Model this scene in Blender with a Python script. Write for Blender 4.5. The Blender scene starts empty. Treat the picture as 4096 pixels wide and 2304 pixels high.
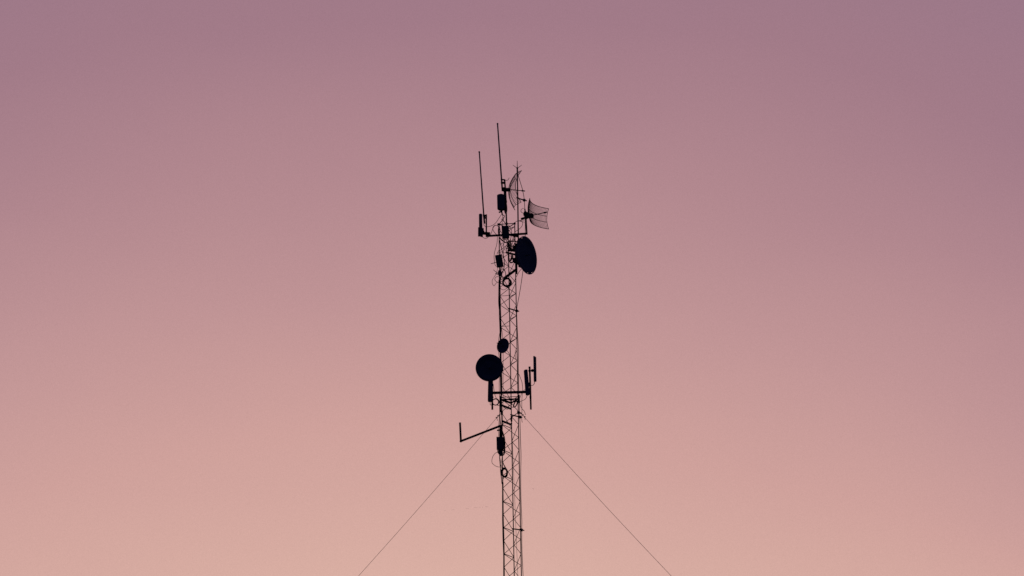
import bpy, bmesh, math, random
from mathutils import Vector, Matrix
random.seed(11)
C = bpy.context.scene.collection
R = math.radians

# ------------------------------------------------------------------ camera
FPX = 9102.0                       # focal length in photograph pixels (80 mm on 36 mm)
PITCH, ROLL = R(16.5), R(0.85)
EYE = Vector((0, 0, 1.7))
D = 53.4                           # distance to the mast
S = 0.0061                         # metres per photograph pixel at the mast
up0 = Vector((0, -math.sin(PITCH), math.cos(PITCH)))
fwd = Vector((0, math.cos(PITCH), math.sin(PITCH)))
right = Vector((1, 0, 0)) * math.cos(ROLL) - up0 * math.sin(ROLL)
upv = up0 * math.cos(ROLL) + Vector((1, 0, 0)) * math.sin(ROLL)
cd = bpy.data.cameras.new('camera')
cam = bpy.data.objects.new('camera', cd)
C.objects.link(cam)
cd.lens, cd.sensor_width, cd.clip_end, cd.clip_start = 36 * FPX / 4096, 36, 20000, 0.5
m = Matrix((right, upv, -fwd)).transposed().to_4x4()
m.translation = EYE
cam.matrix_world = m
bpy.context.scene.camera = cam


def ray(px, py):
    return right * ((px - 2048) / FPX) + upv * (-(py - 1152) / FPX) + fwd


def at(px, py, dy=0.0):
    """point of the photograph on the upright plane dy metres behind the mast's axis"""
    r = ray(px, py)
    return EYE + r * ((D + dy) / r.y)


# ------------------------------------------------------------------ materials
def mat(name, col, rough=0.7, metal=0.0, var=0.35, scale=9.0, spec=0.2, bump=0.15):
    mt = bpy.data.materials.new(name)
    mt.use_nodes = True
    nt = mt.node_tree
    b = nt.nodes['Principled BSDF']
    tc = nt.nodes.new('ShaderNodeTexCoord')
    no = nt.nodes.new('ShaderNodeTexNoise')
    no.inputs['Scale'].default_value = scale
    no.inputs['Detail'].default_value = 6
    nt.links.new(tc.outputs['Object'], no.inputs['Vector'])
    cr = nt.nodes.new('ShaderNodeValToRGB')
    cr.color_ramp.elements[0].position = 0.3
    cr.color_ramp.elements[1].position = 0.7
    cr.color_ramp.elements[0].color = (*[c * (1 - var) for c in col], 1)
    cr.color_ramp.elements[1].color = (*[c * (1 + var) for c in col], 1)
    nt.links.new(no.outputs['Fac'], cr.inputs['Fac'])
    nt.links.new(cr.outputs['Color'], b.inputs['Base Color'])
    mr = nt.nodes.new('ShaderNodeMapRange')
    mr.inputs['To Min'].default_value = rough - 0.1
    mr.inputs['To Max'].default_value = min(1, rough + 0.15)
    nt.links.new(no.outputs['Fac'], mr.inputs['Value'])
    nt.links.new(mr.outputs['Result'], b.inputs['Roughness'])
    bp = nt.nodes.new('ShaderNodeBump')
    bp.inputs['Strength'].default_value = bump
    bp.inputs['Distance'].default_value = 0.004
    nt.links.new(no.outputs['Fac'], bp.inputs['Height'])
    nt.links.new(bp.outputs['Normal'], b.inputs['Normal'])
    b.inputs['Metallic'].default_value = metal
    b.inputs['Specular IOR Level'].default_value = spec
    return mt


STEEL = mat('weathered_steel', (0.02, 0.019, 0.021), 0.75, 0.1, 0.5, 14)
DISH = mat('dark_dish_paint', (0.036, 0.042, 0.07), 0.7, 0, 0.2, 5)
PANEL = mat('dark_radome_plastic', (0.036, 0.04, 0.068), 0.65, 0, 0.2, 6)
CASE = mat('dark_painted_case', (0.024, 0.026, 0.042), 0.7, 0, 0.3, 8)
RUBBER = mat('black_cable_jacket', (0.014, 0.013, 0.016), 0.8, 0, 0.3, 30, 0.15)
WIRE = mat('rusty_guy_strand', (0.085, 0.04, 0.03), 0.8, 0.1, 0.3, 40)


# ------------------------------------------------------------------ mesh building
class MB:
    def __init__(s):
        s.v, s.f, s.sm = [], [], []

    def face(s, idx, smooth=False):
        s.f.append(idx)
        s.sm.append(smooth)

    def tube(s, pts, r, n=8, closed=False, swell=True):
        """round bar along world points; r a number or one per point"""
        pts = [Vector(p) for p in pts]
        k = len(pts)
        rs = r if isinstance(r, (list, tuple)) else [r] * k
        if swell:        # extra radius added so thin bars and cables read dark enough
            rs = [q_ + (0.52 if q_ < 1.35 * S else 0.3) * S for q_ in rs]
        t0 = (pts[1] - pts[0]).normalized()
        a = t0.orthogonal().normalized()
        base = len(s.v)
        for i in range(k):
            if closed:
                t = (pts[(i + 1) % k] - pts[i - 1]).normalized()
            else:
                t = (pts[min(i + 1, k - 1)] - pts[max(i - 1, 0)]).normalized()
            a = (a - t * a.dot(t))
            a = a.normalized() if a.length > 1e-9 else t.orthogonal().normalized()
            b = t.cross(a)
            for j in range(n):
                w = 2 * math.pi * j / n
                s.v.append(pts[i] + (a * math.cos(w) + b * math.sin(w)) * rs[i])
        for i in range(k if closed else k - 1):
            p, q = base + i * n, base + ((i + 1) % k) * n
            for j in range(n):
                s.face((p + j, p + (j + 1) % n, q + (j + 1) % n, q + j), True)
        if not closed:
            s.face(tuple(base + j for j in reversed(range(n))))
            s.face(tuple(base + (k - 1) * n + j for j in range(n)))
        return s

    def bar(s, p0, p1, w, h, side=None):
        """rectangular bar from p0 to p1"""
        p0, p1 = Vector(p0), Vector(p1)
        t = (p1 - p0).normalized()
        a = t.cross(Vector((0, 1, 0)) if side is None else side)
        a = a.normalized() if a.length > 1e-6 else t.orthogonal().normalized()
        b = t.cross(a).normalized()
        i = len(s.v)
        for p in (p0, p1):
            for x, y in ((-1, -1), (1, -1), (1, 1), (-1, 1)):
                s.v.append(p + a * (x * w / 2) + b * (y * h / 2))
        for q in ((3, 2, 1, 0), (4, 5, 6, 7), (0, 1, 5, 4), (1, 2, 6, 5), (2, 3, 7, 6), (3, 0, 4, 7)):
            s.face(tuple(i + k for k in q))
        return s

    def prism(s, poly, dy0, dy1, inset=0.0):
        """outline in photograph pixels on the plane dy0, given real depth to dy1 with a chamfered edge"""
        n = len(poly)
        i = len(s.v)
        dd = dy1 - dy0
        lo, hi = min(p[1] for p in poly), max(p[1] for p in poly)
        pts = []
        for px, py in poly:      # seen from below: the upper outline is the front edge, the lower one the rear edge
            f = (py - lo) / max(hi - lo, 1e-6)
            v = at(px, py, dy0 + dd * f)
            v.y = D + dy0
            pts.append(v)
        c = sum(pts, Vector()) / len(pts)
        rings = [(inset, 0), (0, inset), (0, dd - inset), (inset, dd)] if inset else [(0, 0), (0, dd)]
        for ins, d in rings:
            for p in pts:
                q = p.copy()
                v = c - q
                if ins:
                    q += v.normalized() * min(ins, v.length * 0.5)
                s.v.append(q + Vector((0, d, 0)))
        for k in range(len(rings) - 1):
            for j in range(n):
                s.face((i + k * n + j, i + k * n + (j + 1) % n, i + (k + 1) * n + (j + 1) % n, i + (k + 1) * n + j))
        s.face(tuple(i + j for j in reversed(range(n))))
        s.face(tuple(i + (len(rings) - 1) * n + j for j in range(n)))
        return s

    def lathe(s, c, axis, prof, n=32, close=True):
        """profile of (radius, distance along axis) turned round an axis through c"""
        axis = axis.normalized()
        a = axis.orthogonal().normalized()
        b = axis.cross(a)
        i = len(s.v)
        for r, d in prof:
            for j in range(n):
                w = 2 * math.pi * j / n
                s.v.append(c + axis * d + (a * math.cos(w) + b * math.sin(w)) * max(r, 1e-4))
        k = len(prof)
        for q in range(k - 1):
            for j in range(n):
                s.face((i + q * n + j, i + q * n + (j + 1) % n, i + (q + 1) * n + (j + 1) % n, i + (q + 1) * n + j), True)
        if close:
            s.face(tuple(i + j for j in reversed(range(n))))
            s.face(tuple(i + (k - 1) * n + j for j in range(n)))
        return s

    def ball(s, c, r, n=10):
        prof = [(r * math.sin(math.pi * k / 6), -r * math.cos(math.pi * k / 6)) for k in range(7)]
        return s.lathe(Vector(c), Vector((0, 0, 1)), prof, n)

    def build(s, name, material, parent=None, loc=None):
        me = bpy.data.meshes.new(name)
        off = Vector((0, 0, 0))
        if parent is not None:
            p = parent
            while p is not None:
                off += p.location
                p = p.parent
        if loc is None:
            loc = Vector((0, 0, 0)) if parent is not None else sum(s.v, Vector()) / len(s.v)
        off = off + loc
        me.from_pydata([tuple(v - off) for v in s.v], [], s.f)
        me.polygons.foreach_set('use_smooth', s.sm)
        me.materials.append(material)
        me.update()
        bm = bmesh.new()
        bm.from_mesh(me)
        bmesh.ops.recalc_face_normals(bm, faces=bm.faces)
        bm.to_mesh(me)
        bm.free()
        o = bpy.data.objects.new(name, me)
        C.objects.link(o)
        o.location = loc
        if parent is not None:
            o.parent = parent
        return o


def tag(o, label, cat, group=None):
    o['label'], o['category'] = label, cat
    if group:
        o['group'] = group
    return o


def thing(name, label, cat, loc, group=None):
    o = bpy.data.objects.new(name, None)
    o.empty_display_size = 0.1
    C.objects.link(o)
    o.location = loc
    return tag(o, label, cat, group)


def spline(pts, per=6):
    """smooth run through (px, py, dy) points"""
    P = [at(*p) for p in pts]
    if len(P) < 3:
        return P
    Q = [P[0] * 2 - P[1]] + P + [P[-1] * 2 - P[-2]]
    out = []
    for i in range(1, len(Q) - 2):
        a, b, c, d = Q[i - 1], Q[i], Q[i + 1], Q[i + 2]
        for k in range(per):
            t = k / per
            out.append(0.5 * ((2 * b) + (c - a) * t + (2 * a - 5 * b + 4 * c - d) * t * t + (3 * b - a - 3 * c + d) * t ** 3))
    out.append(P[-1])
    return out


def P2(seq, dy):
    return [(p[0], p[1], p[2] if len(p) > 2 else dy) for p in seq]


def cable(seq, label, r=0.6, dy=-0.2, group=None, name='cable'):
    o = MB().tube(spline(P2(seq, dy)), r * S, 6).build(name, RUBBER)
    return tag(o, label, 'cable', group)


# ------------------------------------------------------------------ ground and sky
g = MB()
N = 64
for j in range(N):
    for k in range(N):
        x, y = -3000 + 6000 * k / (N - 1), -1500 + 7000 * j / (N - 1)
        g.v.append(Vector((x, y, 0.0)))
for j in range(N - 1):
    for k in range(N - 1):
        g.face((j * N + k, j * N + k + 1, (j + 1) * N + k + 1, (j + 1) * N + k))
gm = mat('dry_soil', (0.05, 0.042, 0.032), 0.95, 0, 0.4, 0.6, 0.1, 0.5)
go = g.build('ground', gm, loc=Vector((0, 0, 0)))
go['kind'] = 'structure'


def lin(rgb):
    return tuple(((c / 255) / 12.92 if c / 255 <= 0.04045 else ((c / 255 + 0.055) / 1.055) ** 2.4) for c in rgb)


w = bpy.data.worlds.new('World')
bpy.context.scene.world = w
w.use_nodes = True
nt = w.node_tree
for n in list(nt.nodes):
    nt.nodes.remove(n)
L = nt.links.new


def node(t, **kw):
    n = nt.nodes.new(t)
    for k, v in kw.items():
        setattr(n, k, v)
    return n


def mth(op, a, b=None):
    n = node('ShaderNodeMath', operation=op)
    for i, x in enumerate((a, b)):
        if x is None:
            continue
        if isinstance(x, (int, float)):
            n.inputs[i].default_value = x
        else:
            L(x, n.inputs[i])
    return n.outputs[0]


tc = node('ShaderNodeTexCoord')
sep = node('ShaderNodeSeparateXYZ')
L(tc.outputs['Generated'], sep.inputs[0])
X, Y, Z = sep.outputs
# dusk glow: bands of colour by elevation, bending down away from where the sun has set
haze = node('ShaderNodeTexNoise')
haze.inputs['Scale'].default_value = 5.0
haze.inputs['Detail'].default_value = 3
mp = node('ShaderNodeMapping')
mp.inputs['Scale'].default_value = (1, 1, 2.2)
L(tc.outputs['Generated'], mp.inputs['Vector'])
L(mp.outputs['Vector'], haze.inputs['Vector'])
fine = node('ShaderNodeTexNoise')
fine.inputs['Scale'].default_value = 2600.0
fine.inputs['Detail'].default_value = 1
L(tc.outputs['Generated'], fine.inputs['Vector'])
xo = mth('ADD', X, 0.035)
t = mth('ADD', Z, mth('MULTIPLY', mth('MULTIPLY', xo, xo), 1.0))
t = mth('ADD', t, mth('MULTIPLY', mth('SUBTRACT', haze.outputs['Fac'], 0.5), 0.035))
ramp = node('ShaderNodeValToRGB')
stops = [(0.0, (226, 168, 132)), (0.08, (228, 182, 158)), (0.161, (216, 173, 161)), (0.223, (206, 160, 154)),
         (0.284, (191, 147, 148)), (0.344, (176, 134, 141)), (0.402, (161, 122, 135)), (0.49, (150, 117, 136)), (0.66, (112, 92, 120)), (0.95, (44, 44, 72))]
el = ramp.color_ramp.elements
while len(el) < len(stops):
    el.new(0.5)
for e, (p, c) in zip(el, stops):
    e.position = p
    e.color = (*lin(c), 1)
L(t, ramp.inputs['Fac'])
# the sky turns to dim blue dusk round behind the viewer
mr = node('ShaderNodeMapRange', interpolation_type='SMOOTHSTEP')
mr.inputs['From Min'].default_value = 0.35
mr.inputs['From Max'].default_value = 0.9
L(Y, mr.inputs['Value'])
mix = node('ShaderNodeMix', data_type='RGBA')
L(mr.outputs['Result'], mix.inputs['Factor'])
mix.inputs[6].default_value = (0.026, 0.034, 0.10, 1)
L(ramp.outputs['Color'], mix.inputs[7])
grain = mth('ADD', mth('MULTIPLY', mth('SUBTRACT', fine.outputs['Fac'], 0.5), 0.2), 1.0)
vm = node('ShaderNodeVectorMath', operation='SCALE')
L(mix.outputs[2], vm.inputs[0])
L(grain, vm.inputs['Scale'])
bg = node('ShaderNodeBackground')
L(vm.outputs[0], bg.inputs['Color'])
# a trace of physical twilight sky, sun just below the horizon behind the mast
sky = node('ShaderNodeTexSky', sky_type='NISHITA')
sky.sun_disc = False
sky.sun_elevation = R(-4)
sky.sun_rotation = R(0)
bg2 = node('ShaderNodeBackground')
L(sky.outputs['Color'], bg2.inputs['Color'])
bg2.inputs['Strength'].default_value = 0.05
add = node('ShaderNodeAddShader')
L(bg.outputs[0], add.inputs[0])
L(bg2.outputs[0], add.inputs[1])
out = node('ShaderNodeOutputWorld')
L(add.outputs[0], out.inputs['Surface'])

# ------------------------------------------------------------------ the lattice mast
DYL, DYR, DYM = -0.095, -0.135, 0.23


class Leg:
    def __init__(s, a, b, dy):
        s.A, s.B, s.dy = at(*a, dy), at(*b, dy), dy
        s.dir = (s.B - s.A) / (s.B.z - s.A.z)

    def z(s, z):
        return s.A + s.dir * (z - s.A.z)

    def row(s, py):
        # point of the leg seen at photograph row py
        lo, hi = 0.0, 40.0
        for _ in range(50):
            mid = (lo + hi) / 2
            v = s.z(mid) - EYE
            y = 1152 - FPX * v.dot(upv) / v.dot(fwd)
            if y > py:
                lo = mid
            else:
                hi = mid
        return s.z((lo + hi) / 2)


LL = Leg((1997.3, 1000), (2016.6, 2304), DYL)
LR = Leg((2060.8, 1000), (2085.7, 2304), DYR)
LM = Leg((2033.8, 1000), (2057.0, 2304), DYM)
base = (LL.z(0) + LR.z(0) + LM.z(0)) / 3
mast = thing('lattice_mast', 'tall slender three-legged lattice mast with zigzag bracing, carrying all the antennas', 'mast', base)
for leg, top in ((LL, 893), (LR, 890), (LM, 908)):
    a = leg.row(top)
    pts = [a + (leg.z(-0.05) - a) * (k / 12) for k in range(13)]
    MB().tube(pts, 1.75 * S, 12).build('leg', STEEL, mast)


def brace(a, b, r=0.62, name='brace'):
    d = (b - a).normalized()
    MB().tube([a, a + (b - a) * 0.5, b], r * S, 8).build(name, STEEL, mast)


# upper section
PU = 89.3
for k in range(-3, 5):
    m0, m1 = LM.row(1154 + PU * k), LM.row(1154 + PU * (k + 1))
    if 1154 + PU * k > 895:
        brace(m0, LL.row(1183 + PU * k))
    if 1183 + PU * k > 900:
        brace(LL.row(1183 + PU * k), m1)
    r0, r1 = LR.row(1174 + PU * k), LR.row(1174 + PU * (k + 1))
    if 1174 + PU * k > 893:
        brace(r0, LL.row(1220 + PU * k))
    brace(LL.row(1220 + PU * k), r1 if k < 4 else LR.row(1611))
    a0 = LM.row(1187.5 + PU * 1.012 * k)
    if k < 4 and 1187.5 + PU * k > 900:
        brace(a0, r0, 0.8, 'rung')
    brace(a0, LR.row(1220 + PU * k))
    if k < 4:
        brace(LR.row(1220 + PU * k), LM.row(1187.5 + PU * 1.012 * (k + 1)))


# lower section
def q(k):
    return 101.2 * k + 0.45 * k * k


brace(LR.row(1650), LL.row(1699))
brace(LL.row(1651), LM.row(1712))
brace(LL.row(1646), LM.row(1618))
brace(LR.row(1645), LM.row(1612))
brace(LM.row(1666), LR.row(1698))
brace(LR.row(1650), LM.row(1668))
for k in range(0, 6):
    mk, mk1 = LM.row(1712 + q(k)), LM.row(1712 + q(k + 1))
    lk, lk1 = LL.row(1699 + q(k)), LL.row(1699 + q(k + 1))
    lp = LL.row(1746 + q(k) * 1.011)
    rp = LR.row(1750 + q(k) * 0.99)
    m2 = LM.row(1766 + q(k))
    r2, r3 = LR.row(1698 + q(k)), LR.row(1698 + q(k + 1))
    brace(LL.row(1697.5 + q(k)), LM.row(1713.5 + q(k)), 1.0, 'rung')
    brace(mk, lp)
    brace(lp, mk1)
    brace(lk, rp)
    brace(rp, lk1)
    brace(r2, m2)
    brace(m2, r3)
low = MB()
z6, z5 = LL.row(1700 + q(6)).z, LL.row(1700 + q(5)).z
st = z5 - z6
zz = z6
while zz > 0.25:
    def z(leg, d):
        return leg.z(max(0.02, zz - d * st))
    for a, b in ((z(LL, 0), z(LM, 0.05)), (z(LM, 0.05), z(LL, 0.45)), (z(LL, 0.45), z(LM, 1.05)), (z(LL, 0), z(LR, 0.5)), (z(LR, 0.5), z(LL, 1)),
                 (z(LR, 0), z(LM, 0.55)), (z(LM, 0.55), z(LR, 1))):
        if (a - b).length > 0.05:
            low.tube([a, b], 0.65 * S, 6)
    zz -= st
low.build('lower_lattice', STEEL, mast)

# flanged joint between the two sections, and the cap frame
jt = [LL.row(1589), LR.row(1586), LM.row(1603)]
jb = [LL.row(1599), LR.row(1595.5), LM.row(1612)]
for (i, j) in ((0, 1), (0, 2), (1, 2)):
    MB().tube([jt[i], jt[j]], 0.9 * S, 8).build('joint_brace', STEEL, mast)
    MB().tube([jb[i], jb[j]], (2.9 if (i, j) != (0, 2) else 4.0) * S, 10).build('joint_beam', STEEL, mast)
MB().tube([at(2003.6, 1584, DYL), at(2004.6, 1648, DYL)], 4.2 * S, 12).build('leg_sleeve', STEEL, mast)
MB().tube([at(2074.6, 1581, DYR), at(2075.2, 1612, DYR)], 4.9 * S, 12).build('leg_sleeve', STEEL, mast)
MB().tube([LM.row(1600), LM.row(1620)], 2.6 * S, 12).build('leg_sleeve', STEEL, mast)
for ya, yb in ((1621, 1636), (1683.5, 1699)):
    MB().bar(LL.row(ya), LM.row(yb), 8 * S, 2.5 * S).build('step_plate', STEEL, mast)
ct = [LL.row(897.5), LR.row(893.5), LM.row(911)]
for (i, j) in ((0, 1), (0, 2), (1, 2)):
    MB().tube([ct[i], ct[j]], 1.3 * S, 8).build('cap_brace', STEEL, mast)
MB().bar(ct[0] + Vector((-.04, 0, 0)), ct[0] + Vector((.03, 0, 0)), 6 * S, 8 * S).build('corner_plate', STEEL, mast)
MB().bar(ct[1] + Vector((-.02, 0, 0)), ct[1] + Vector((.025, 0, 0)), 7 * S, 8 * S).build('corner_plate', STEEL, mast)
MB().tube([LM.row(1015), LM.row(1043)], 3.0 * S, 10).build('leg_sleeve', STEEL, mast)


# ------------------------------------------------------------------ guy wires
def guy(label, p0, p1, clamps, collar, stub=1.0):
    a, b = at(*p0), at(*p1)
    d = (b - a).normalized()
    k = (0.05 - a.z) / d.z
    end = a + d * k
    root = thing('guy_wire', label, 'guy wire', a, 'guy wires bracing the mast')
    MB().tube([a + (b - a) * (i / 16) + Vector((0, 0, -.032 * math.sin(math.pi * i / 16))) for i in range(17)], 0.7 * S, 6, swell=False).build('strand', WIRE, root)
    MB().tube([b, end], 0.7 * S, 6, swell=False).build('lower_strand', WIRE, root)
    last = at(*clamps[-1])
    off = Vector((0.006, 0.004, -0.006))
    MB().tube([a, a + (last - a) * 0.5 + off, last + off, last + off * 3 + Vector((0, 0, -0.05))], 0.5 * S, 6).build('return_tail', WIRE, root)
    MB().tube([a, a + (at(*clamps[0]) - a) * 0.6], [1.6 * S, 0.9 * S], 8).build('thimble', STEEL, root)
    for cpt in clamps:
        c = at(*cpt)
        n = d.cross(Vector((0, 1, 0))).normalized()
        if n.z < 0:
            n = -n
        mb = MB().bar(c - d * 2.2 * S, c + d * 2.2 * S, 3.4 * S, 3.4 * S)
        for s_ in (-1, 1):
            mb.tube([c + d * s_ * 1.5 * S - n * 1.0 * S, c + d * s_ * 1.5 * S + n * 4.2 * S], 0.6 * S, 6)
        mb.build('wire_clamp', STEEL, root)
    cm = MB()
    for leg, ya, yb, r in collar:
        cm.tube([leg.row(ya), leg.row(yb)], r * S, 12)
    cm.build('leg_collar', STEEL, root)
    return root


guy('taut guy wire that slants down behind the empty bent arm', (1999, 1657, DYL), (1434, 2304, DYL - 1.64), [(1993, 1664, DYL - .02), (1986.8, 1671.2, DYL - .04)], [(LL, 1646, 1659, 4.4)])
guy('taut guy wire slanting down on the side of the twin lower panel antennas', (2083, 1652, DYR), (2685, 2304, DYR - 1.7), [(2091, 1660.5, DYR - .02), (2098, 1668.2, DYR - .04)], [(LR, 1645, 1655, 4.6)])
guy('thin guy wire dropping away behind the mast, close beside its middle leg', (2046, 1676, DYM + .02), (2071.4, 2304, DYM + 3.0), [(2041, 1676, DYM + .03), (2045, 1694, DYM + .06)], [(LM, 1664, 1686, 3.4)])
# lug that carries the guy on the twin-panel side
lug = MB().tube([at(2069, 1647, DYR - .03), at(2077, 1651, DYR - .03), at(2085.5, 1653, DYR - .02)], [2.6 * S, 3.6 * S, 2.2 * S], 10).build('guy_lug', STEEL)
tag(lug, 'stubby steel lug on the mast leg just above the third standoff clamp', 'lug')

# ------------------------------------------------------------------ lightning rod and its conductor
rod = thing('lightning_rod', 'tall lightning rod pole with a three-pronged spiky crown at its tip', 'lightning rod', at(2074.3, 1030, -0.1))
MB().tube([at(2069.2, 676, -.1), at(2071, 790, -.1), at(2074.3, 1030, -.1)], [2.3 * S, 2.5 * S, 2.7 * S], 12).build('pole', STEEL, rod)
MB().tube([at(2068.9, 643, -.1), at(2069.2, 674, -.1)], [0.35 * S, 1.4 * S], 8).build('prong', STEEL, rod)
MB().tube([at(2051.4, 660, -.1), at(2066.5, 671, -.1)], [0.3 * S, 0.8 * S], 8).build('prong', STEEL, rod)
MB().tube([at(2087, 660, -.1), at(2072, 671, -.1)], [0.3 * S, 0.8 * S], 8).build('prong', STEEL, rod)
MB().lathe(at(2069.2, 673.5, -.1), Vector((0, 0, 1)), [(1.8 * S, -5 * S), (3.0 * S, -4 * S), (3.9 * S, 0), (3.6 * S, 3 * S), (1.5 * S, 4.5 * S)], 12).build('crown_hub', STEEL, rod)
MB().tube([at(2069.3, 679.5, -.1), at(2069.5, 690, -.1)], [3.1 * S, 2.8 * S], 10).build('collar', STEEL, rod)
MB().bar(at(2038, 938.5, -.14), at(2072, 945.5, -.11), 8 * S, 6 * S).build('bracket', STEEL, rod)

dc = [(2071.5, 698, -.1), (2082, 732, -.1), (2090.3, 760, -.1), (2096.6, 795, -.1), (2099.3, 840, -.1), (2100.8, 900, -.05), (2101, 945, .05), (2099, 1010, .1),
      (2092, 1081, .05), (2084.5, 1135, 0), (2077, 1180, -.05), (2069.6, 1220, -.1), (2067, 1245, -.1), (2067.6, 1270, -.1), (2070, 1330, -.1), (2073.4, 1390, -.1),
      (2074.5, 1412, -.1), (2073.3, 1466, -.1), (2075.4, 1564, -.1), (2077, 1610, -.1), (2078.5, 1650, -.1), (2080, 1690, -.1), (2082, 1760, -.1), (2084, 1820, -.1),
      (2083, 1895, -.1), (2083.5, 1981, -.1), (2086.6, 2062, -.1), (2087.5, 2090, -.1), (2087, 2118, -.1), (2088, 2205, -.1), (2092.3, 2304, -.1), (2094, 2400, -.1), (2097, 2550, -.1)]
tag(MB().tube(spline(dc), 0.75 * S, 6).build('grounding_cable', RUBBER), 'long grounding cable dropping from the lightning rod through the standoff clamps down the mast', 'cable')


def standoff(label, a, lump, nub, dy):
    root = thing('standoff_bracket', label, 'bracket', at(*a, dy), 'standoff brackets holding the grounding cable')
    pa, pl, pn = at(*a, dy), at(*lump, dy - .08), at(*nub, dy - .09)
    MB().bar(pa, pl, 4.2 * S, 4.2 * S).build('arm', STEEL, root)
    mb = MB()
    mb.prism([(a[0] - 1.5, a[1] - 2.6), (a[0] + 4, a[1] - 2), (a[0] + 4, a[1] + 3.6), (a[0] - 1.5, a[1] + 2.6)], dy - 3 * S, dy + 2 * S, 1 * S)
    mb.build('jaw', STEEL, root)
    x, y = lump
    ins = MB().lathe(pl, (pn - pl), [(3.6 * S, -6 * S), (5.6 * S, -5 * S), (6.2 * S, -1 * S), (5.4 * S, 3.5 * S), (3.6 * S, 4.5 * S)], 12).build('insulator', PANEL, root)
    MB().lathe(pn, (pn - pl), [(1.8 * S, -5 * S), (2.3 * S, -2 * S), (2.3 * S, 1 * S), (1.4 * S, 2 * S)], 8).build('bolt', STEEL, ins)


standoff('uppermost standoff clamp, on the lightning rod pole above the curved grid antenna', (2066, 791), (2097.5, 801), (2106, 803), -.1)
standoff('standoff clamp on the bare mast between the big oval dish and the small round dish', (2034.5, 1233.5), (2067.5, 1243.5), (2075, 1245), .12)
standoff('standoff clamp beside the guy wire fixings, under the lower boom', (2042, 1658.5), (2080.5, 1668.5), (2087.5, 1669.5), .14)
standoff('lowest standoff clamp, alone on the bare bottom stretch of the mast', (2049.5, 2115), (2087, 2120), (2095.5, 2121.5), .14)


# ------------------------------------------------------------------ whip antennas and the top pole
def whip(label, top, bot, base_end, r0, r1, rb, dy, clamps):
    root = thing('whip_antenna', label, 'antenna', at(*base_end, dy), 'whip antennas')
    a, b, e = at(*top, dy), at(*bot, dy), at(*base_end, dy)
    t_ = (b - a).normalized()
    MB().tube([a + t_ * 3 * S, a + (b - a) * .35, a + (b - a) * .7, b], [r0 * S, r0 * S * 1.02, r1 * S, r1 * S], 12).build('radome', PANEL, root)
    MB().tube([a - t_ * .6 * S, a, a + t_ * 5 * S, a + t_ * 6.5 * S], [2.2 * S, 3.2 * S, 3.2 * S, 2.3 * S], 12).build('tip_cap', PANEL, root)
    MB().tube([b - t_ * 2 * S, b, e], [r1 * S, rb * S, rb * S * .95], 12).build('base_tube', STEEL, root)
    for poly, d0, d1 in clamps:
        MB().prism(poly, d0, d1, .8 * S).build('mount_clamp', STEEL, root)


whip('taller whip antenna, rising from the pole clamped above the upright panel', (1990, 493), (2006, 716), (2009.5, 764), 2.6, 2.85, 3.2, -.08,
     [([(2003, 728), (2022.5, 726), (2022.5, 733), (2019, 737), (2003, 733)], -.1, -.02), ([(2005, 749), (2020, 748), (2021, 756), (2006, 757)], -.1, -.02),
      ([(2006, 761), (2019, 759), (2020, 764.5), (2007, 764.5)], -.1, -.02), ([(2002.5, 717.5), (2008, 715), (2019, 718.5), (2019, 722), (2003, 722)], -.1, -.02)])
whip('shorter whip antenna, rising from the outer end of the upper boom', (1917, 606), (1935, 860), (1938, 894), 2.35, 2.7, 3.6, -.24,
     [([(1931, 858), (1947.5, 858), (1948, 866), (1936, 867), (1931, 863)], -.28, -.18), ([(1936, 868), (1948, 866), (1948.5, 875), (1937, 876)], -.28, -.18)])

pole = thing('antenna_pole', 'short pipe pole above the mast head, behind the upright panel', 'pole', at(2027, 925, 0))
MB().tube([at(2018.3, 719, 0), at(2022, 765, 0), at(2024.6, 845, 0), at(2027, 925, 0)], 2.9 * S, 12).build('pipe', STEEL, pole)
MB().tube([at(2018.2, 717.8, 0), at(2018.4, 724, 0)], 3.3 * S, 12).build('end_cap', STEEL, pole)
MB().bar(at(2022.5, 895, .02), at(2031, 896, .02), 8 * S, 10 * S).build('foot_clamp', STEEL, pole)

pan = thing('panel_antenna', 'fat upright panel antenna with rounded corners strapped to the top pole', 'antenna', at(2005, 844, -.15))
MB().prism([(1987.8, 781), (1990, 778.5), (1994.5, 776), (2000, 774.8), (2005.6, 774.2), (2010, 775.2), (2015, 777.8), (2018, 782), (2019, 838), (2016, 842.5), (2010, 844.6), (2002, 844.6),
            (1997, 843), (1992, 840), (1989.3, 836)], -.22, -.08, 2 * S).build('radome', PANEL, pan)
MB().prism([(2014.5, 765), (2025.5, 766), (2026.6, 790), (2026.8, 800), (2028.3, 806), (2026.8, 812), (2029, 828), (2029.6, 838), (2028.8, 846), (2026, 855), (2022, 858), (2018.5, 852), (2015, 838)], -.08, .03, 1.5 * S).build('mount_bracket', STEEL, pan)
MB().bar(at(1995.3, 849.5, -.15), at(2006, 846, -.15), 4.6 * S, 6 * S).build('connector', STEEL, pan)
MB().tube([at(2006, 845, -.12), at(2008, 853, -.12), at(2011.5, 861.5, -.12), at(2016, 861.5, -.1)], [3.4 * S, 2.6 * S, 1.8 * S, 1.5 * S], 10).build('connector', STEEL, pan)


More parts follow.
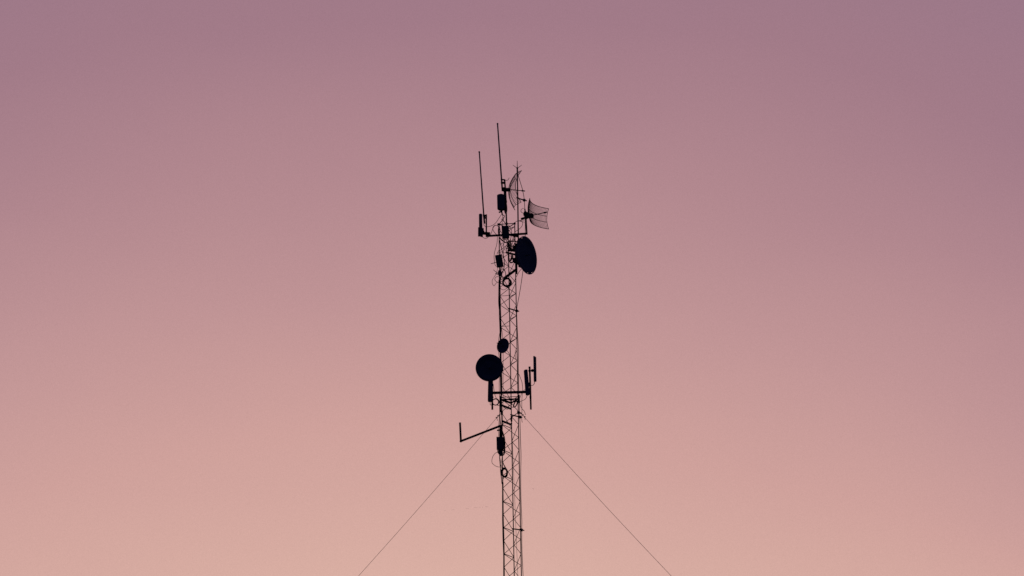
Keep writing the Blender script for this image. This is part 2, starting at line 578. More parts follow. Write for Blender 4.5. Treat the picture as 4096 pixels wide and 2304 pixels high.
# ------------------------------------------------------------------ grid antennas
def grid(label, vert, a, long_dir, half_long, half_short, F, dy, n_rods, feed_len, hub, extra):
    """paraboloid patch woven of rods (along the short way) on four long ribs"""
    V = at(*vert, dy)
    a = a.normalized()
    u = (long_dir - a * long_dir.dot(a)).normalized()
    v = a.cross(u).normalized()

    def sp(s_, t_):
        return V + u * s_ + v * t_ + a * ((s_ * s_ + t_ * t_) / (4 * F))
    root = thing('grid_antenna', label, 'antenna', V, 'grid dish antennas')
    gr = MB()
    for k in range(n_rods):
        s_ = -half_long + 2 * half_long * k / (n_rods - 1)
        edge = k in (0, n_rods - 1)
        gr.tube([sp(s_, -half_short + 2 * half_short * j / 10) for j in range(11)], (0.72 if edge else 0.24) * S, 6)
    gr.build('grid_rods', STEEL, root)
    for t_ in (-1, -.29, .29, 1):
        MB().tube([sp(-half_long + 2 * half_long * j / 18, t_ * half_short) for j in range(19)], (0.85 if abs(t_) == 1 else 0.6) * S, 6).build('rib', STEEL, root)
    tip = V + a * feed_len
    MB().tube([V - a * .01, tip], 1.3 * S, 8).build('feed_arm', STEEL, root)
    MB().lathe(tip, a, [(1.6 * S, -3 * S), (3.3 * S, -2 * S), (3.4 * S, 4 * S), (2.5 * S, 5 * S), (2.4 * S, 11 * S), (1.4 * S, 12 * S)], 12).build('feed', PANEL, root)
    for nm, prim in hub:
        prim.build(nm, STEEL, root)
    return V, a, u, v


aU = Vector((.97, .245, -.03))
grid('grid antenna seen edge-on behind the lightning rod, bowing towards the tall whip', (2036.4, 758), aU, Vector((.008, 0, 1)), 68 * S, 51.5 * S, 47 * S, 0.04, 28, 55 * S,
     [('mount_bracket', MB().prism([(2019, 750), (2028, 751), (2040, 752), (2042, 760), (2040, 767), (2026, 767), (2019, 764)], -.03, .07, 1 * S)),
      ('pipe_clamp', MB().bar(at(2012, 760, .02), at(2026, 762, .02), 10 * S, 12 * S))], None)
aR = Vector((.84, -.54, 0.0))
u_h = Vector((.54, .84, -0.035))
grid('grid antenna turned open to the viewer, on the post above the big oval dish', (2129.5, 861), aR, u_h, 71 * S, 44 * S, 53 * S, -.2, 29, 58 * S,
     [('mount_bracket', MB().tube([at(2084, 876, -.2), at(2108, 869, -.2), at(2131, 862, -.2)], [4.2 * S, 4.6 * S, 5.5 * S], 10)),
      ('hub_plate', MB().prism([(2113, 853), (2127, 852), (2134, 856), (2134.5, 870), (2132, 874), (2122, 872), (2113, 871)], -.26, -.15, 1 * S)),
      ('pipe_clamp', MB().prism([(2096, 845), (2104, 846), (2114, 850), (2116, 872), (2106, 878), (2098, 866), (2093, 856)], -.26, -.12, 1.5 * S)),
      ('stub_pipe', MB().tube([at(2099, 835.5, -.17), at(2101.5, 850, -.17)], 2.6 * S, 10))], None)

# ------------------------------------------------------------------ upper boom and what it carries
boom = thing('side_boom', 'upper boom across the mast head with an upright post at each end', 'boom', at(2027, 940, -.2))
MB().bar(at(1943.5, 944.2, -.2), at(2110, 934.3, -.2), 7.0 * S, 7.0 * S).build('crossbar', STEEL, boom)
MB().tube([at(1945.3, 858, -.2), at(1945.3, 946, -.2)], 2.8 * S, 12).build('post', STEEL, boom)
MB().tube([at(2102, 846, -.2), at(2104.5, 895, -.2), at(2107.6, 938, -.2)], [3.6 * S, 3.4 * S, 2.9 * S], 12).build('post', STEEL, boom)
MB().bar(at(1990, 941.4, -.155), at(2002, 940.7, -.155), 7.6 * S, 4 * S).build('boom_clamp', STEEL, boom)
MB().bar(at(2054, 937.4, -.155), at(2065, 936.9, -.155), 7.6 * S, 4 * S).build('boom_clamp', STEEL, boom)

stub = thing('cylinder_antenna', 'stubby upright cylinder antenna over a square radio at the outer end of the upper boom', 'antenna', at(1921, 947, -.25))
MB().lathe(at(1922.6, 883, -.25), Vector((0, 0, 1)), [(5 * S, -31 * S), (6.9 * S, -30 * S), (6.9 * S, 26 * S), (6.3 * S, 28 * S), (4 * S, 29 * S)], 16).build('radome', PANEL, stub)
MB().prism([(1912.2, 910), (1915, 908), (1928, 908), (1931, 912), (1935, 912.4), (1935.5, 924), (1937.5, 925.5), (1932, 927), (1931.6, 948), (1927, 949.5), (1924, 947.5), (1916, 945.5), (1912.3, 947)], -.31, -.19, 1 * S).build('radio_case', CASE, stub)
MB().prism([(1930, 926.5), (1945, 928), (1960.5, 929.5), (1960.5, 941), (1945, 940), (1930, 938)], -.28, -.16, 1 * S).build('mount_bracket', STEEL, stub)

jb_ = thing('equipment_box', 'boxy equipment case hung on the mast head, covering the middle of the upper boom', 'box', at(2022, 955, -.3))
MB().prism([(2006.3, 905), (2008, 903.8), (2030, 901.6), (2035.2, 905), (2037.4, 952), (2034, 953.5), (2010, 956.3), (2008.4, 955)], -.38, -.24, 1.2 * S).build('case', CASE, jb_)
MB().prism([(2010, 907.5), (2032, 905.5), (2034.2, 950), (2011.5, 952.8)], -.39, -.381).build('lid', CASE, jb_)
for x in (2014, 2020, 2027, 2031):
    MB().tube([at(x, 953, -.3), at(x + .4, 960, -.3)], [1.6 * S, 1.2 * S], 8).build('cable_gland', STEEL, jb_)

tb = thing('tilted_radio_box', 'tilted flat radio box on the mast leg with a thin rod poking out sideways', 'box', at(1998, 1070, -.2))
MB().prism([(1980, 1022.5), (1982, 1020.8), (2004.5, 1016.3), (2006.4, 1017), (2014.2, 1066), (2013, 1067.6), (1990, 1071.8), (1987.9, 1071)], -.25, -.15, 1 * S).build('case', CASE, tb)
MB().tube([at(1963.8, 1055, -.2), at(1984.6, 1049.5, -.2)], [.6 * S, .95 * S], 6).build('rod', STEEL, tb)
MB().tube([at(2000, 1068, -.15), at(2001.4, 1084, -.13)], 2.4 * S, 8).build('cable_gland', STEEL, tb)

sb = thing('junction_box', 'small lumpy junction box bristling with thin wires below the tilted radio box', 'box', at(1999.5, 1104, -.16))
MB().prism([(1993.5, 1081), (1998, 1079.5), (2005, 1084), (2006.8, 1090), (2006.5, 1102), (2003, 1106), (1995.5, 1105), (1992, 1098), (1991.8, 1088)], -.22, -.12, 1.2 * S).build('case', CASE, sb)
for p, k in (([(1993, 1092), (1984, 1088), (1976, 1081), (1974.5, 1079)], .6), ([(1992, 1095), (1985, 1094), (1981, 1094.7)], .7), ([(1992, 1098), (1986, 1097), (1981, 1094.8)], .5), ([(2006, 1089.4), (2016, 1088)], .8)):
    MB().tube(spline(P2(p, -.17)), k * S, 6).build('wire_end', RUBBER, sb)


# ------------------------------------------------------------------ dishes
def dish(label, c, n, Rp, depth, dy, back, feed, holes=(), flare=1.0):
    c3 = at(*c, dy)
    n = n.normalized()
    Rm = Rp * S
    root = thing('dish_antenna', label, 'antenna', c3, 'round dish antennas')
    F = Rm * Rm / (4 * depth)
    k = 10
    r_in = .90 * Rm
    rim0 = depth * (r_in / Rm) ** 2
    front = [(r_in * i / k, -depth + (r_in * i / k) ** 2 / (4 * F)) for i in range(k + 1)]
    rear = [(r, d - .012) for r, d in reversed(front)]
    MB().lathe(c3, n, front + rear, 72, close=False).build('reflector', DISH, root)
    # flat rim flange, with punched holes where the sky shows through
    a = n.orthogonal().normalized()
    b = n.cross(a)
    hs = []
    for h in holes:
        r = ray(*h)
        p = EYE + r * ((c3 - EYE).dot(n) / r.dot(n)) - c3
        hs.append((math.atan2(p.dot(b), p.dot(a)) % (2 * math.pi)))
    m_ = MB()
    NS = 240
    radii = [.895, .918, .952, 1.0]
    dz = (-depth + (r_in ** 2) / (4 * F))
    for side in (0.0, -0.003):
        base_i = len(m_.v)
        for rr in radii:
            for j in range(NS):
                w_ = 2 * math.pi * j / NS
                m_.v.append(c3 + n * (side + dz) + (a * math.cos(w_) + b * math.sin(w_)) * rr * Rm)
        for q_ in range(3):
            for j in range(NS):
                w_ = 2 * math.pi * (j + .5) / NS
                if q_ == 1 and any(abs((w_ - h + math.pi) % (2 * math.pi) - math.pi) < 2 * math.pi / NS * 1.6 for h in hs):
                    continue
                i0 = base_i + q_ * NS
                i1 = i0 + NS
                m_.face((i0 + j, i0 + (j + 1) % NS, i1 + (j + 1) % NS, i1 + j))
    for q_ in (0, 3):
        for j in range(NS):
            i0, i1 = q_ * NS, 4 * NS + q_ * NS
            m_.face((i0 + j, i0 + (j + 1) % NS, i1 + (j + 1) % NS, i1 + j), True)
    m_.build('rim', DISH, root)
    MB().lathe(c3, n, [(r_ * S, d_ * S) for r_, d_ in back], 32).build('back_cone', DISH, root)
    MB().lathe(c3, n, [(1.6 * S, -depth), (1.6 * S, -depth + feed * .8), (3.4 * S, -depth + feed * .85), (3.8 * S, -depth + feed), (1.5 * S, -depth + feed + .01)], 12).build('feed_horn', PANEL, root)
    return root


big = dish('biggest dish, a slanted oval with small rivet holes round its rim', (2109.7, 1020.7), Vector((.852, -.523, 0)), 78.6, .085, -.12,
           [(54, -8), (58, -14), (50, -27), (30, -34), (16, -38), (16, -46)], .16, [(2089.8, 948.8), (2077.8, 968.3), (2113.2, 1092), (2130.8, 1091.5)])
MB().prism([(2068, 962), (2078, 950), (2094, 1000), (2094, 1077), (2090, 1075), (2073, 1067.5), (2072, 1055), (2066, 1050)], -.04, .04, 1 * S).build('shroud', DISH, big)
MB().tube([at(2065.3, 974, -.05), at(2066, 1096, -.05)], 4.0 * S, 12).build('mount_pole', STEEL, big)
MB().prism([(2060, 985), (2070, 983), (2076, 990), (2076, 1052), (2072, 1060), (2062, 1056)], -.1, .02, 1.5 * S).build('mount_yoke', STEEL, big)
MB().prism([(2050.5, 988), (2055, 982), (2062, 981), (2062, 1006), (2056, 1009), (2052, 1000)], -.1, 0, 1.5 * S).build('radio_unit', CASE, big)
MB().prism([(2049.5, 1032), (2061, 1030), (2062, 1054), (2056, 1053), (2050, 1046)], -.1, 0, 1.5 * S).build('radio_unit', CASE, big)
MB().bar(at(2025.5, 1010.5, .1), at(2064, 1019, -.05), 7 * S, 5 * S).build('arm', STEEL, big)
MB().bar(at(2032, 1000, .12), at(2064, 1004, -.05), 8 * S, 5 * S).build('arm', STEEL, big)
MB().bar(at(2015, 1113.5, -.1), at(2063, 1078.5, -.06), 8.2 * S, 5 * S).build('strut', STEEL, big)

rd = dish('fully round dish on the lower boom, standing above a panel antenna', (1957.3, 1470.8), Vector((-.04, -.98, -.12)), 54.6, .07, -.42,
          [(40, -8), (36, -16), (16, -22), (12, -30)], .16)
MB().bar(at(1957.5, 1471, -.28), at(1968.5, 1470, -.17), 12 * S, 10 * S).build('mount_bracket', STEEL, rd)
sd = dish('smallest dish, a plain disc on the mast leg above the fully round dish', (2010.9, 1382.7), Vector((-.59, -.8, 0.0)), 30.2, .035, -.22,
          [(20, -5), (14, -12), (8, -15), (8, -20)], .07)
MB().tube([at(1987, 1372.3, -.2), at(1994, 1372.3, -.19), at(2040, 1374, -.1)], .85 * S, 6).build('mount_rod', STEEL, sd)

# ------------------------------------------------------------------ lower boom and what it carries
lb = thing('side_boom', 'lower boom straight across the mast between the two lower poles', 'boom', at(2036, 1570, -.22))
MB().bar(at(1969, 1571.6, -.22), at(2106, 1567.8, -.22), 9.2 * S, 8 * S).build('crossbar', STEEL, lb)
MB().tube([at(1968.2, 1450, -.18), at(1969.3, 1638.5, -.18)], 3.5 * S, 12).build('post', STEEL, lb)
MB().tube([at(2118.3, 1467.5, -.24), at(2121, 1545, -.24), at(2123.6, 1638, -.24)], [3.8 * S, 3.8 * S, 3.3 * S], 12).build('post', STEEL, lb)
MB().tube([at(2118.2, 1466.8, -.24), at(2118.4, 1473, -.24)], 4.1 * S, 12).build('post_cap', STEEL, lb)
MB().tube([at(2121.9, 1585, -.24), at(2122.1, 1592, -.24)], 4.0 * S, 12).build('post_clamp', STEEL, lb)
MB().bar(at(2001, 1570.7, -.16), at(2012, 1570.4, -.16), 9.8 * S, 5 * S).build('boom_clamp', STEEL, lb)
MB().bar(at(2066, 1568.9, -.16), at(2077, 1568.6, -.16), 9.8 * S, 5 * S).build('boom_clamp', STEEL, lb)


def panel(label, poly, d0, d1, brk, inset=2.0):
    root = thing('panel_antenna', label, 'antenna', at(sum(p[0] for p in poly) / len(poly), max(p[1] for p in poly), (d0 + d1) / 2))
    MB().prism(poly, d0, d1, inset * S).build('radome', PANEL, root)
    for b in brk:
        b.build('mount_bracket', STEEL, root)
    return root


panel('upright panel antenna hanging directly below the fully round dish', [(1954.5, 1508), (1969, 1508), (1972, 1512), (1972.5, 1560), (1971.5, 1604), (1968.5, 1608.5), (1956, 1609.5), (1952.5, 1607.5), (1951, 1604), (1952, 1545), (1953, 1512)], -.34, -.24,
      [MB().bar(at(1958, 1540, -.22), at(1973, 1540, -.19), 6 * S, 8 * S), MB().bar(at(1958, 1590, -.22), at(1973, 1590, -.19), 6 * S, 8 * S)])
panel('leaning panel antenna against the lower post, at the end of the lower boom', [(2095, 1483), (2097, 1479.5), (2103, 1477), (2109, 1477), (2110.6, 1480), (2112.5, 1500), (2119, 1577), (2116.5, 1581), (2112, 1583.3), (2106, 1583), (2102.6, 1580), (2101, 1566)], -.36, -.27,
      [MB().bar(at(2108, 1533, -.28), at(2122, 1536, -.25), 8 * S, 9 * S), MB().bar(at(2112, 1542, -.28), at(2122, 1542, -.25), 5 * S, 9 * S)])
panel('slim panel antenna held off the lower post, furthest out from the mast', [(2133, 1425), (2134.2, 1423.3), (2136.5, 1423), (2143.6, 1427), (2145, 1429.5), (2146.2, 1525), (2145.2, 1527.6), (2138, 1528.6), (2135.8, 1527.4), (2134.7, 1524)], -.3, -.21,
      [MB().bar(at(2113, 1483.6, -.24), at(2136, 1482.5, -.25), 4 * S, 8 * S),
       MB().lathe(at(2129.6, 1482.2, -.25), Vector((1, 0, 0)), [(3 * S, -5 * S), (5.8 * S, -3 * S), (6 * S, 2 * S), (4 * S, 5.5 * S)], 12)])

# ------------------------------------------------------------------ the empty bent arm, lower box
arm = thing('empty_side_arm', 'empty bent arm reaching out from the mast, ending in a bare upright stub pipe', 'arm', at(2001, 1730, -.12))
e0, e1, e2, e3 = at(2001, 1704, -.12), at(1996, 1705.5, -.07), at(1843.5, 1764.5, 1.35), at(1840, 1690.5, 1.35)
MB().tube([e0, e1, e1 + (e2 - e1) * .5, e2], 4.1 * S, 14).build('arm_pipe', STEEL, arm)
MB().tube([e3, e3 + (e2 - e3) * .5, e2], 3.9 * S, 14).build('stub_pipe', STEEL, arm)
MB().ball(e2, 5.6 * S, 14).build('elbow', STEEL, arm)
MB().tube([at(2002.8, 1700.5, -.12), at(2003.6, 1752, -.12)], 4.9 * S, 14).build('mount_pipe', STEEL, arm)
MB().bar(at(1988.5, 1721.5, -.14), at(2004, 1719.5, -.12), 5 * S, 5 * S).build('clamp_bolt', STEEL, arm)
MB().ball(at(1997, 1704.8, -.08), 5.2 * S, 12).build('elbow', STEEL, arm)

xb = thing('equipment_box', 'equipment case below the empty bent arm, with fat cables curling round its side', 'box', at(2001, 1799, -.2))
MB().prism([(1985.6, 1747.5), (1987, 1746.6), (2012.5, 1747.6), (2013.8, 1749), (2015.8, 1797.5), (2014.5, 1799.2), (1988, 1800), (1986.8, 1798.8)], -.28, -.14, 1 * S).build('case', CASE, xb)
MB().prism([(1989, 1750), (2010.8, 1750.6), (2012.3, 1796), (1990, 1796.8)], -.29, -.281).build('lid', CASE, xb)
MB().prism([(1994, 1799), (2011, 1799), (2011.5, 1812), (2009, 1822), (2004, 1826), (2000, 1824), (1996, 1815)], -.22, -.12, 1.5 * S).build('connector_block', CASE, xb)
for k in range(3):
    MB().tube(spline(P2([(2007.5 + k * .9, 1722), (2012 + k, 1736), (2016.2 + k * .9, 1749), (2018.3 + k * .9, 1768), (2018.6 + k * .7, 1800), (2016.5 + k * .6, 1813 + k), (2010, 1820 + k * 1.5), (2005, 1819)], -.15 + .02 * k)), 1.0 * S, 6).build('cable_loop', RUBBER, xb)
for x0, x1 in ((1990, 1996), (1993, 1998.5), (1996.5, 2001)):
    MB().tube(spline(P2([(x0, 1799), (x0 + .8, 1808), (x1, 1817)], -.2)), .8 * S, 6).build('cable_loop', RUBBER, xb)


# ------------------------------------------------------------------ coils of spare cable
def coil(label, cx, cy, rx, ry, n, spread, rr, dy, rot=0.0, tail=None):
    mb = MB()
    for k in range(n):
        ox, oy, f = random.uniform(-1, 1) * spread, random.uniform(-1, 1) * spread, 1 + random.uniform(-1, 1) * spread / rx * .8
        ph = random.uniform(0, 6)
        pts = []
        for j in range(40):
            w_ = 2 * math.pi * j / 40
            x, y = rx * f * math.cos(w_), ry * f * math.sin(w_)
            pts.append(at(cx + ox + x * math.cos(rot) - y * math.sin(rot), cy + oy + x * math.sin(rot) + y * math.cos(rot), dy + .02 * math.sin(w_ + ph) + .008 * (k - n / 2)))
        mb.tube(pts, rr * S, 6, closed=True)
    o = mb.build('cable_coil', RUBBER)
    return tag(o, label, 'cable coil', 'coils of spare cable')


coil('biggest cable coil, a round one hung under the big oval dish strut', 2028, 1129, 15.6, 15.6, 9, 2.4, 1.05, .02)
coil('narrow oval cable coil hung on the mast leg well below the lower equipment case', 2017.5, 1890, 10.2, 16.3, 7, 1.7, 1.2, -.16, -.08)
coil('thin round cable coil beside the panel antenna under the fully round dish', 1982.6, 1608.2, 12.6, 13, 3, 1.2, .95, -.2)
coil('slanted cable coil tucked inside the mast joint opposite the thin round coil', 2062, 1616, 5.5, 13.5, 4, .9, .95, .02, .42)

# ------------------------------------------------------------------ single cables
cable([(1989.4, 944), (1989, 961), (1987, 978), (1982, 995.6), (1978, 1010.7), (1976.5, 1022), (1976.5, 1034), (1978.4, 1050), (1980.8, 1060.6), (1986, 1066)], 'thin slack cable bowing outward from the upper boom to the tilted radio box', .55)
cable([(1991, 1072), (1986, 1091), (1983, 1098), (1976, 1109), (1969.3, 1121), (1969.6, 1134), (1976, 1143.6), (1981, 1137), (1988, 1130), (1996.5, 1129.6)], 'hair-thin wire drooping in a long pointed loop beside the biggest cable coil', .38)
cable([(1995, 1107), (1985, 1107.5), (1980, 1113.5), (1980.3, 1120.5), (1987, 1127.3), (1998, 1130)], 'short round loop of wire beside the junction box', .5)
cable([(2011, 1141.7), (2003, 1147), (2002.3, 1153), (2008, 1158), (2017, 1159), (2027, 1153), (2033, 1146)], 'slack wire loop hanging below the biggest cable coil', .5, 0)
cable([(2086.5, 1075), (2077, 1086), (2071, 1097), (2064, 1109), (2057, 1124), (2046, 1140), (2038, 1147)], 'thin cable from the underside of the big oval dish into the mast', .6, -.02)
cable([(2030, 985, .1), (2034, 975, .08), (2043, 967.5, 0), (2055, 964.5, -.05), (2063, 966, -.05), (2071, 970.5, -.05)], 'fat arched feeder cable from the mast into the top of the big oval dish', 2.3)
cable([(1935.5, 895), (1936.5, 902), (1942, 905.5), (1950, 907), (1962, 904.5), (1974, 899), (1985, 889), (1995, 874), (2003, 862), (2008, 856)], 'thin cable sagging from the shorter whip to the fat upright panel', .5, -.22)
cable([(1930, 948), (1936, 952), (1942, 953.3), (1949, 951.5), (1955, 946)], 'short cable drooping under the square radio at the boom end', .5, -.25)
cable([(1961.5, 938), (1966, 930), (1970, 917), (1976, 906), (1982, 901.5), (1990, 903), (1995, 908)], 'cable rising from the upper boom in an arch to the mast head corner', .6)
cable([(2018.5, 722), (2028, 721), (2033, 718.5), (2036.8, 711)], 'short curled wire end sticking up beside the tall whip clamp', .5, -.05)
cable([(2093, 853), (2086, 849), (2083.5, 843), (2086, 837), (2091, 834), (2095, 833)], 'small curled cable behind the post of the open grid antenna', .55, -.12)
cable([(2062, 886), (2074, 883.5), (2086, 881), (2098, 880)], 'short thin cable running level from the mast head to the grid antenna post', .55, -.15)
cable([(2078, 883), (2088, 886), (2090.5, 896), (2086, 907), (2076, 917), (2066, 923), (2059, 929)], 'slack cable curving down from the grid antenna post to the mast head', .55, -.16)
cable([(2076, 884), (2086, 886), (2098, 889)], 'short thin cable crossing to the grid antenna post just above a slack one', .5, -.15)
cable([(2018, 862, -.08), (2016, 870, -.08), (2008, 882, -.1), (2000, 893, -.12), (1997, 903, -.12)], 'cable dropping from the fat upright panel to the mast head corner', 1.0)
cable([(2011, 862, -.08), (2009, 885, -.1), (2009, 903, -.15)], 'straight thin wire hanging from the fat upright panel', .4)
cable([(2004, 875), (2012, 883), (2017, 888), (2022, 895)], 'thin cable slanting across below the fat upright panel', .5, -.05)
cable([(2014, 868), (2014, 880), (2018, 888), (2021, 892)], 'kinked thin cable beside the top pole', .6, -.05)
cable([(2034, 900, 0), (2042, 912, 0), (2046.5, 925, 0), (2044.5, 940, 0), (2042, 960, .02), (2037, 966, .05)], 'long bowed cable passing behind the upper boom beside the equipment case', .6)
for seq in ([(2053, 945), (2051, 957), (2050, 963)], [(2056, 948), (2054, 958), (2045, 962), (2038, 965)], [(2045, 944), (2042, 956), (2037.5, 964)]):
    cable(seq, 'thin cable hanging under the upper boom, towards the big oval dish', .6, .0, 'cables under the upper boom')
cable([(1999.3, 961), (2002, 977), (2007, 995.6), (2011, 1011.4), (2014.3, 1027), (2016.8, 1043), (2017.2, 1060.6), (2014, 1078), (2009.5, 1089.6), (2006, 1104), (2002, 1119), (2002, 1135)], 'stout cable swaying away from the mast leg beside the tilted radio box', 1.25, -.08)
cable([(1999.3, 954), (2008, 962), (2015, 966.6), (2022, 970), (2029, 972), (2034, 976)], 'stout cable slanting under the equipment case into the middle leg', 1.5, 0)
cable([(2000, 951), (2007, 958), (2012, 961), (2018, 968)], 'thin cable under the corner of the equipment case', .8, -.05)
cable([(2004, 978), (2006, 975), (2010, 972.4), (2019, 970.5), (2026, 967.5), (2034, 967), (2042, 966)], 'thin arched cable across the mast just under the equipment case', .7, 0)
cable([(2010, 986), (2012, 980), (2016, 972), (2018, 962), (2017.5, 956)], 'curled cable rising into the bottom of the equipment case', .6, -.1)
cable([(2015, 972), (2015, 995), (2014.6, 1003), (2013, 1013)], 'straight thin cable inside the mast above the tilted radio box', .6, -.02)
cable([(2023, 985), (2019, 994), (2015, 1003)], 'short slanting wire meeting a straight one inside the mast', .5, -.02)
cable([(2025, 990), (2024.5, 1002), (2026, 1010)], 'short stout cable down to the dish arm inside the mast', 1.1, .05)
cable([(2001, 1007), (2008, 1008), (2014, 1011.5), (2020, 1011), (2027, 1007.5), (2032, 1004)], 'thin cable sagging across the mast to the dish arm', .55, -.02)
cable([(1996, 1001), (1993, 1005), (1991, 1011), (1988, 1015)], 'short bent wire end poking out above the tilted radio box', .7, -.12)
cable([(1996, 1013), (1992.5, 1011.5), (1990, 1010)], 'tiny wire stub above the tilted radio box', .7, -.12)
cable([(2016, 1076), (2021, 1087), (2023, 1097), (2021.5, 1106)], 'stout cable curving into the strut above the biggest coil', .9, 0)
cable([(2013, 1080), (2018, 1083), (2022, 1091), (2023, 1101)], 'thin cable beside the stout one curving into the strut', .5, 0)
cable([(2007, 1101), (2013, 1110), (2020, 1116)], 'cable slanting from the junction box to the biggest coil', .9, -.06)
cable([(2004, 1119), (2010, 1116), (2016, 1113)], 'short cable joining the mast leg to the biggest coil', .9, -.05)
cable([(2002, 1130), (2010, 1138), (2020, 1146), (2033, 1151)], 'cable trailing under the rim of the biggest coil', .8, -.02)
cable([(1986, 938.5), (1976, 927), (1971, 914), (1974.5, 905), (1981, 901), (1989, 902.5), (1994.5, 909)], 'cable looping back from the upper boom to the mast head corner, wider than the arch', .6)
cable([(1996, 903), (1993.2, 916), (1992.8, 928), (1994.5, 940)], 'stout cable bowed outside the mast head leg above the upper boom', .9, -.12)
cable([(1996.5, 903), (1999.8, 916), (1999.8, 928), (1997, 941)], 'stout cable bowed inside the mast head leg above the upper boom', .9, -.12)
cable([(2009, 1733), (2014, 1745), (2016, 1765), (2016.6, 1800), (2013, 1812), (2006, 1817)], 'fat cable hugging the inner side of the lower equipment case', 1.2, -.17)
# the knot of jumpers between the middle leg and the big dish
for k in range(26):
    a = (random.uniform(2022, 2040), random.uniform(962, 1000))
    b = (random.uniform(2036, 2061), random.uniform(968, 1010))
    c_ = ((a[0] + b[0]) / 2 + random.uniform(-8, 8), (a[1] + b[1]) / 2 + random.uniform(-14, 12))
    cable([(*a, .12), (*c_, random.uniform(-.02, .16)), (*b, -.03)], 'thin jumper cable in the knot between the mast and the big oval dish', random.choice((.25, .4, .6, .9)), .05, 'knotted jumper cables behind the big dish')
for k in range(8):
    a = (random.uniform(2030, 2037), random.uniform(1022, 1044))
    b = (random.uniform(2046, 2056), random.uniform(1024, 1050))
    c_ = ((a[0] + b[0]) / 2 + random.uniform(-4, 4), max(a[1], b[1]) + random.uniform(-2, 5))
    cable([(*a, .14), (*c_, .1), (*b, -.03)], 'thin jumper cable looping between the middle leg and the dish radios', random.choice((.5, .6, .8)), .05, 'jumper loops at the dish radios')
for seq in ([(2046, 1020), (2044, 1032), (2040, 1043)], [(2050, 1020), (2047, 1030), (2045, 1041)], [(2052, 1021), (2049, 1031), (2048, 1038)]):
    cable(seq, 'thin jumper cable looping between the middle leg and the dish radios', .8, .0, 'jumper loops at the dish radios')
for seq in ([(2001, 1069), (2002, 1076), (2006, 1082)], [(2005, 1068), (2007, 1074), (2005, 1080)], [(2008, 1067), (2009, 1075), (2012, 1079)]):
    cable(seq, 'short jumper from the tilted radio box down to the junction box', .6, -.15, 'jumpers under the tilted radio box')

# the bundle strapped to the leg
lr = LL
for k, (o0, rr) in enumerate(((-3.2, .6), (-2.0, .8), (2.2, .7), (1.0, 1.0))):
    seq = []
    y = 1106
    while y < 1600:
        x = 1998.0 + (y - 1047) * .0148 - (.3)
        seq.append((x + o0 * (1 + .35 * math.sin(y / 37 + k * 2)) + random.uniform(-.5, .5), y, -.13 + .015 * k))
        y += 31
    cable(seq, 'thin cable in the bundle strapped along the upper mast leg', rr, -.12, 'cables bundled along the upper mast leg')
for k, (o0, rr) in enumerate(((-2.6, .7), (-1.4, .9), (1.7, .6))):
    seq = []
    y = 1930
    while y < 2520:
        x = 2016.6 + (y - 2304) * .0148
        seq.append((x + o0 * (1 + .4 * math.sin(y / 53 + k * 2)) + random.uniform(-.4, .4), y, -.14 + .015 * k))
        y += 37
    cable(seq, 'thin cable in the bundle strapped along the bottom stretch of the mast leg', rr, -.12, 'cables bundled along the lower mast leg')
cable([(1995, 1120), (1994.3, 1160), (1994, 1211), (1998, 1252), (2000.5, 1273.6), (2003, 1302), (2000.5, 1324), (1996.5, 1345), (1993.8, 1368), (1994, 1395), (1995.5, 1421), (1998, 1450), (1997.6, 1507), (1996.6, 1546), (1998.4, 1590)],
      'outermost slack cable leaving the mast leg behind the smallest dish', .5, -.16)
cable([(2005, 1302), (2008, 1325), (2010.5, 1350), (2012.5, 1413), (2012.3, 1500), (2012.4, 1590), (2012, 1620), (2010.5, 1680), (2010, 1720)], 'straight thin cable hanging just inside the mast past the smallest dish', .4, -.1)
cable([(2002.5, 1410), (2001, 1480), (2001.5, 1540), (2003, 1590)], 'cable hugging the mast leg behind the fully round dish', .9, -.14)
cable([(1998, 1661), (1996.5, 1680), (1995.3, 1699), (1994.6, 1746)], 'thin cable dropping from the guy clamp into the lower equipment case', .5, -.15)
cable([(2000, 1640), (1999.5, 1680), (1999, 1705), (1998, 1747)], 'cable running down past the guy clamp into the lower equipment case', .7, -.17)
cable([(1999, 1590), (1998.5, 1615), (1999, 1650), (2002, 1690), (2008, 1722)], 'cable hugging the mast leg from the flanged joint to the bent arm', .8, -.15)
cable([(1992.5, 1808.5), (1981, 1813), (1972, 1825), (1968.3, 1836), (1967.6, 1846), (1970, 1854), (1981, 1863), (1993, 1867.6), (2007, 1867.8)], 'wide thin loop of wire standing out below the lower equipment case', .45, -.16)
cable([(1997.6, 1815), (1999, 1842), (2002, 1874), (2005, 1903), (2007.5, 1935)], 'cable converging on the leg past the narrow oval coil', 1.0, -.14)
cable([(2009, 1822), (2006, 1846), (2003, 1862), (2001.5, 1884), (2005, 1915)], 'thin cable crossing behind the straight one above the narrow oval coil', .5, -.12)
cable([(1998, 1820), (2003, 1850), (2007, 1873), (2008, 1895)], 'thin cable slanting into the top of the narrow oval coil', .5, -.13)
cable([(2011.5, 1848), (2016, 1861), (2022, 1873), (2028, 1884), (2031, 1888)], 'stout cable leaving the leg along the narrow oval coil', 1.1, -.05)
cable([(2016, 1908), (2013, 1915), (2010.5, 1921), (2010, 1935)], 'short cable from the bottom of the narrow oval coil back to the leg', .9, -.14)
cable([(2075.5, 1496), (2083, 1515), (2088, 1530), (2090.8, 1553), (2089.5, 1575), (2088, 1590), (2087.2, 1615), (2087.7, 1650), (2087, 1677), (2089.3, 1690)], 'loose cable bowing away from the mast past the lower boom, its cut end dangling', .5, -.2)
cable([(2107.7, 1583.5), (2105, 1591), (2100.5, 1597), (2093, 1601), (2086, 1604), (2078.5, 1608)], 'cable curving from the leaning panel antenna back to the mast', .6, -.25)
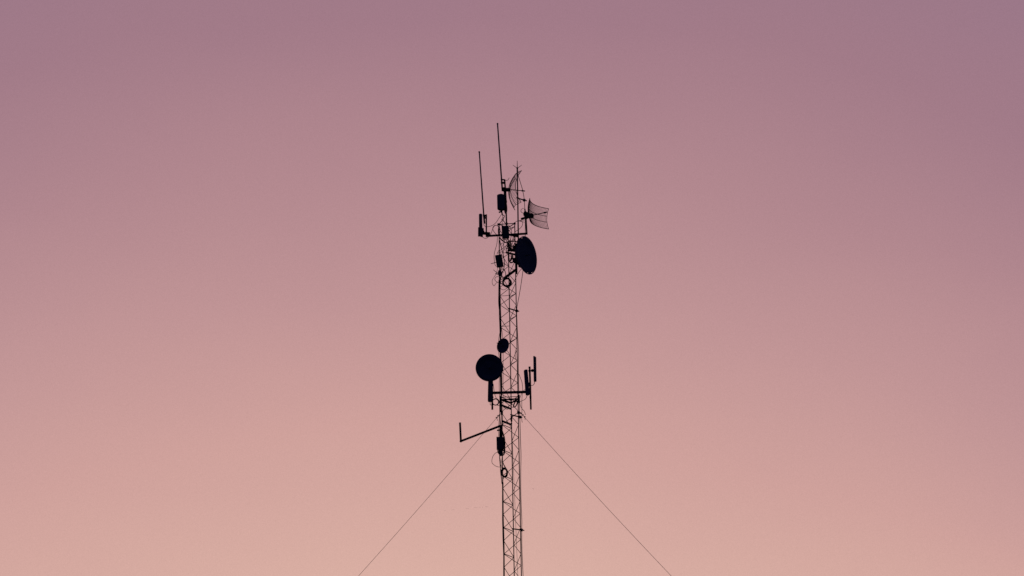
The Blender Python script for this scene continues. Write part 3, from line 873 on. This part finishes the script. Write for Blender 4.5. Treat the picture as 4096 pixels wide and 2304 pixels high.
cable([(2079.5, 1606), (2080.5, 1618), (2083.5, 1627), (2089, 1636), (2096, 1644), (2099.5, 1651), (2102, 1659.5)], 'wavy loose cable end trailing outward below the mast joint', .5, -.17)
cable([(2100, 1558), (2095, 1562), (2089, 1569), (2085, 1578), (2081, 1590)], 'thin cable slanting from behind the leaning panel to the mast joint', .5, -.16)
cable([(2137.8, 1528), (2137.3, 1534), (2134.5, 1539), (2130, 1541.5), (2122, 1542.5)], 'short cable curling from the slim outer panel to the lower post', .7, -.25)
cable([(2062.5, 1398), (2060.5, 1412), (2061.5, 1430), (2063, 1437)], 'short slack wire just inside the mast leg level with the smallest dish', .45, -.1)
cable([(1973, 1535), (1976, 1560), (1980, 1580), (1987, 1596), (1994, 1606), (1999, 1612)], 'thin cable from the panel under the round dish past the thin round coil', .5, -.2)
cable([(1961, 1609), (1960.5, 1616), (1963, 1620), (1975, 1619), (1985, 1620), (1998, 1623)], 'cable looping out of the bottom of the panel under the round dish', .6, -.22)
for seq in ([(2003, 1183.8), (2020, 1183), (2040, 1180.5)], [(2006, 1306), (2020, 1305), (2037, 1304)]):
    cable(seq, 'thin level tie wire across the bare mast below the biggest cable coil', .4, -.1, 'tie wires across the bare mast')
cable([(2012, 1626), (2020, 1633), (2028, 1637), (2033, 1634), (2036, 1618)], 'thin cable looping under the upper step plate of the mast joint', .55, .05)
cable([(2008, 1613), (2013, 1606), (2019, 1607), (2028, 1614), (2040, 1624), (2050, 1629), (2060, 1627)], 'cable winding through the mast joint to the slanted coil', .8, .0)

# drifting threads of gossamer that catch the eye beside the mast
th = MB()
for a, b, r in (((1778, 2042), (1783, 2041.3), .3), ((1805, 2039.8), (1819, 2038.8), .2), ((1861, 2035.3), (1875, 2033.8), .22), ((1893, 2032), (1912, 2030), .22),
                ((1917, 2029.6), (1921, 2029), .4), ((1927, 2028.9), (1932, 2028.6), .45), ((1938, 2027.9), (1956, 2026.4), .3)):
    p0, p1 = at(*a, -.4), at(*b, -.4)
    th.tube([p0, p0 + (p1 - p0) * .5, p1], [.08 * S, r * S, .1 * S], 5, swell=False)
tag(th.build('drifting_thread', WIRE), 'faint broken drifting thread floating level in the sky below the empty bent arm', 'thread', 'drifting threads')
th = MB().tube(spline(P2([(2126, 1950.5), (2131, 1954), (2133.5, 1955), (2135.3, 1957)], -.4), 3), [.1 * S] * 3 + [.2 * S] * 3 + [.5 * S] * 3 + [.3 * S], 5, swell=False)
tag(th.build('drifting_thread', WIRE), 'tiny dark fleck of thread in the sky between the mast and a guy wire', 'thread', 'drifting threads')

# ------------------------------------------------------------------ render settings
sc = bpy.context.scene
sc.view_settings.view_transform = 'Standard'
sc.view_settings.look = 'None'
sc.view_settings.exposure = 0
sc.view_settings.gamma = 1
sc.render.engine = 'CYCLES'
sc.cycles.max_bounces = 4
sc.cycles.filter_width = 1.5
sc.cycles.use_denoising = False
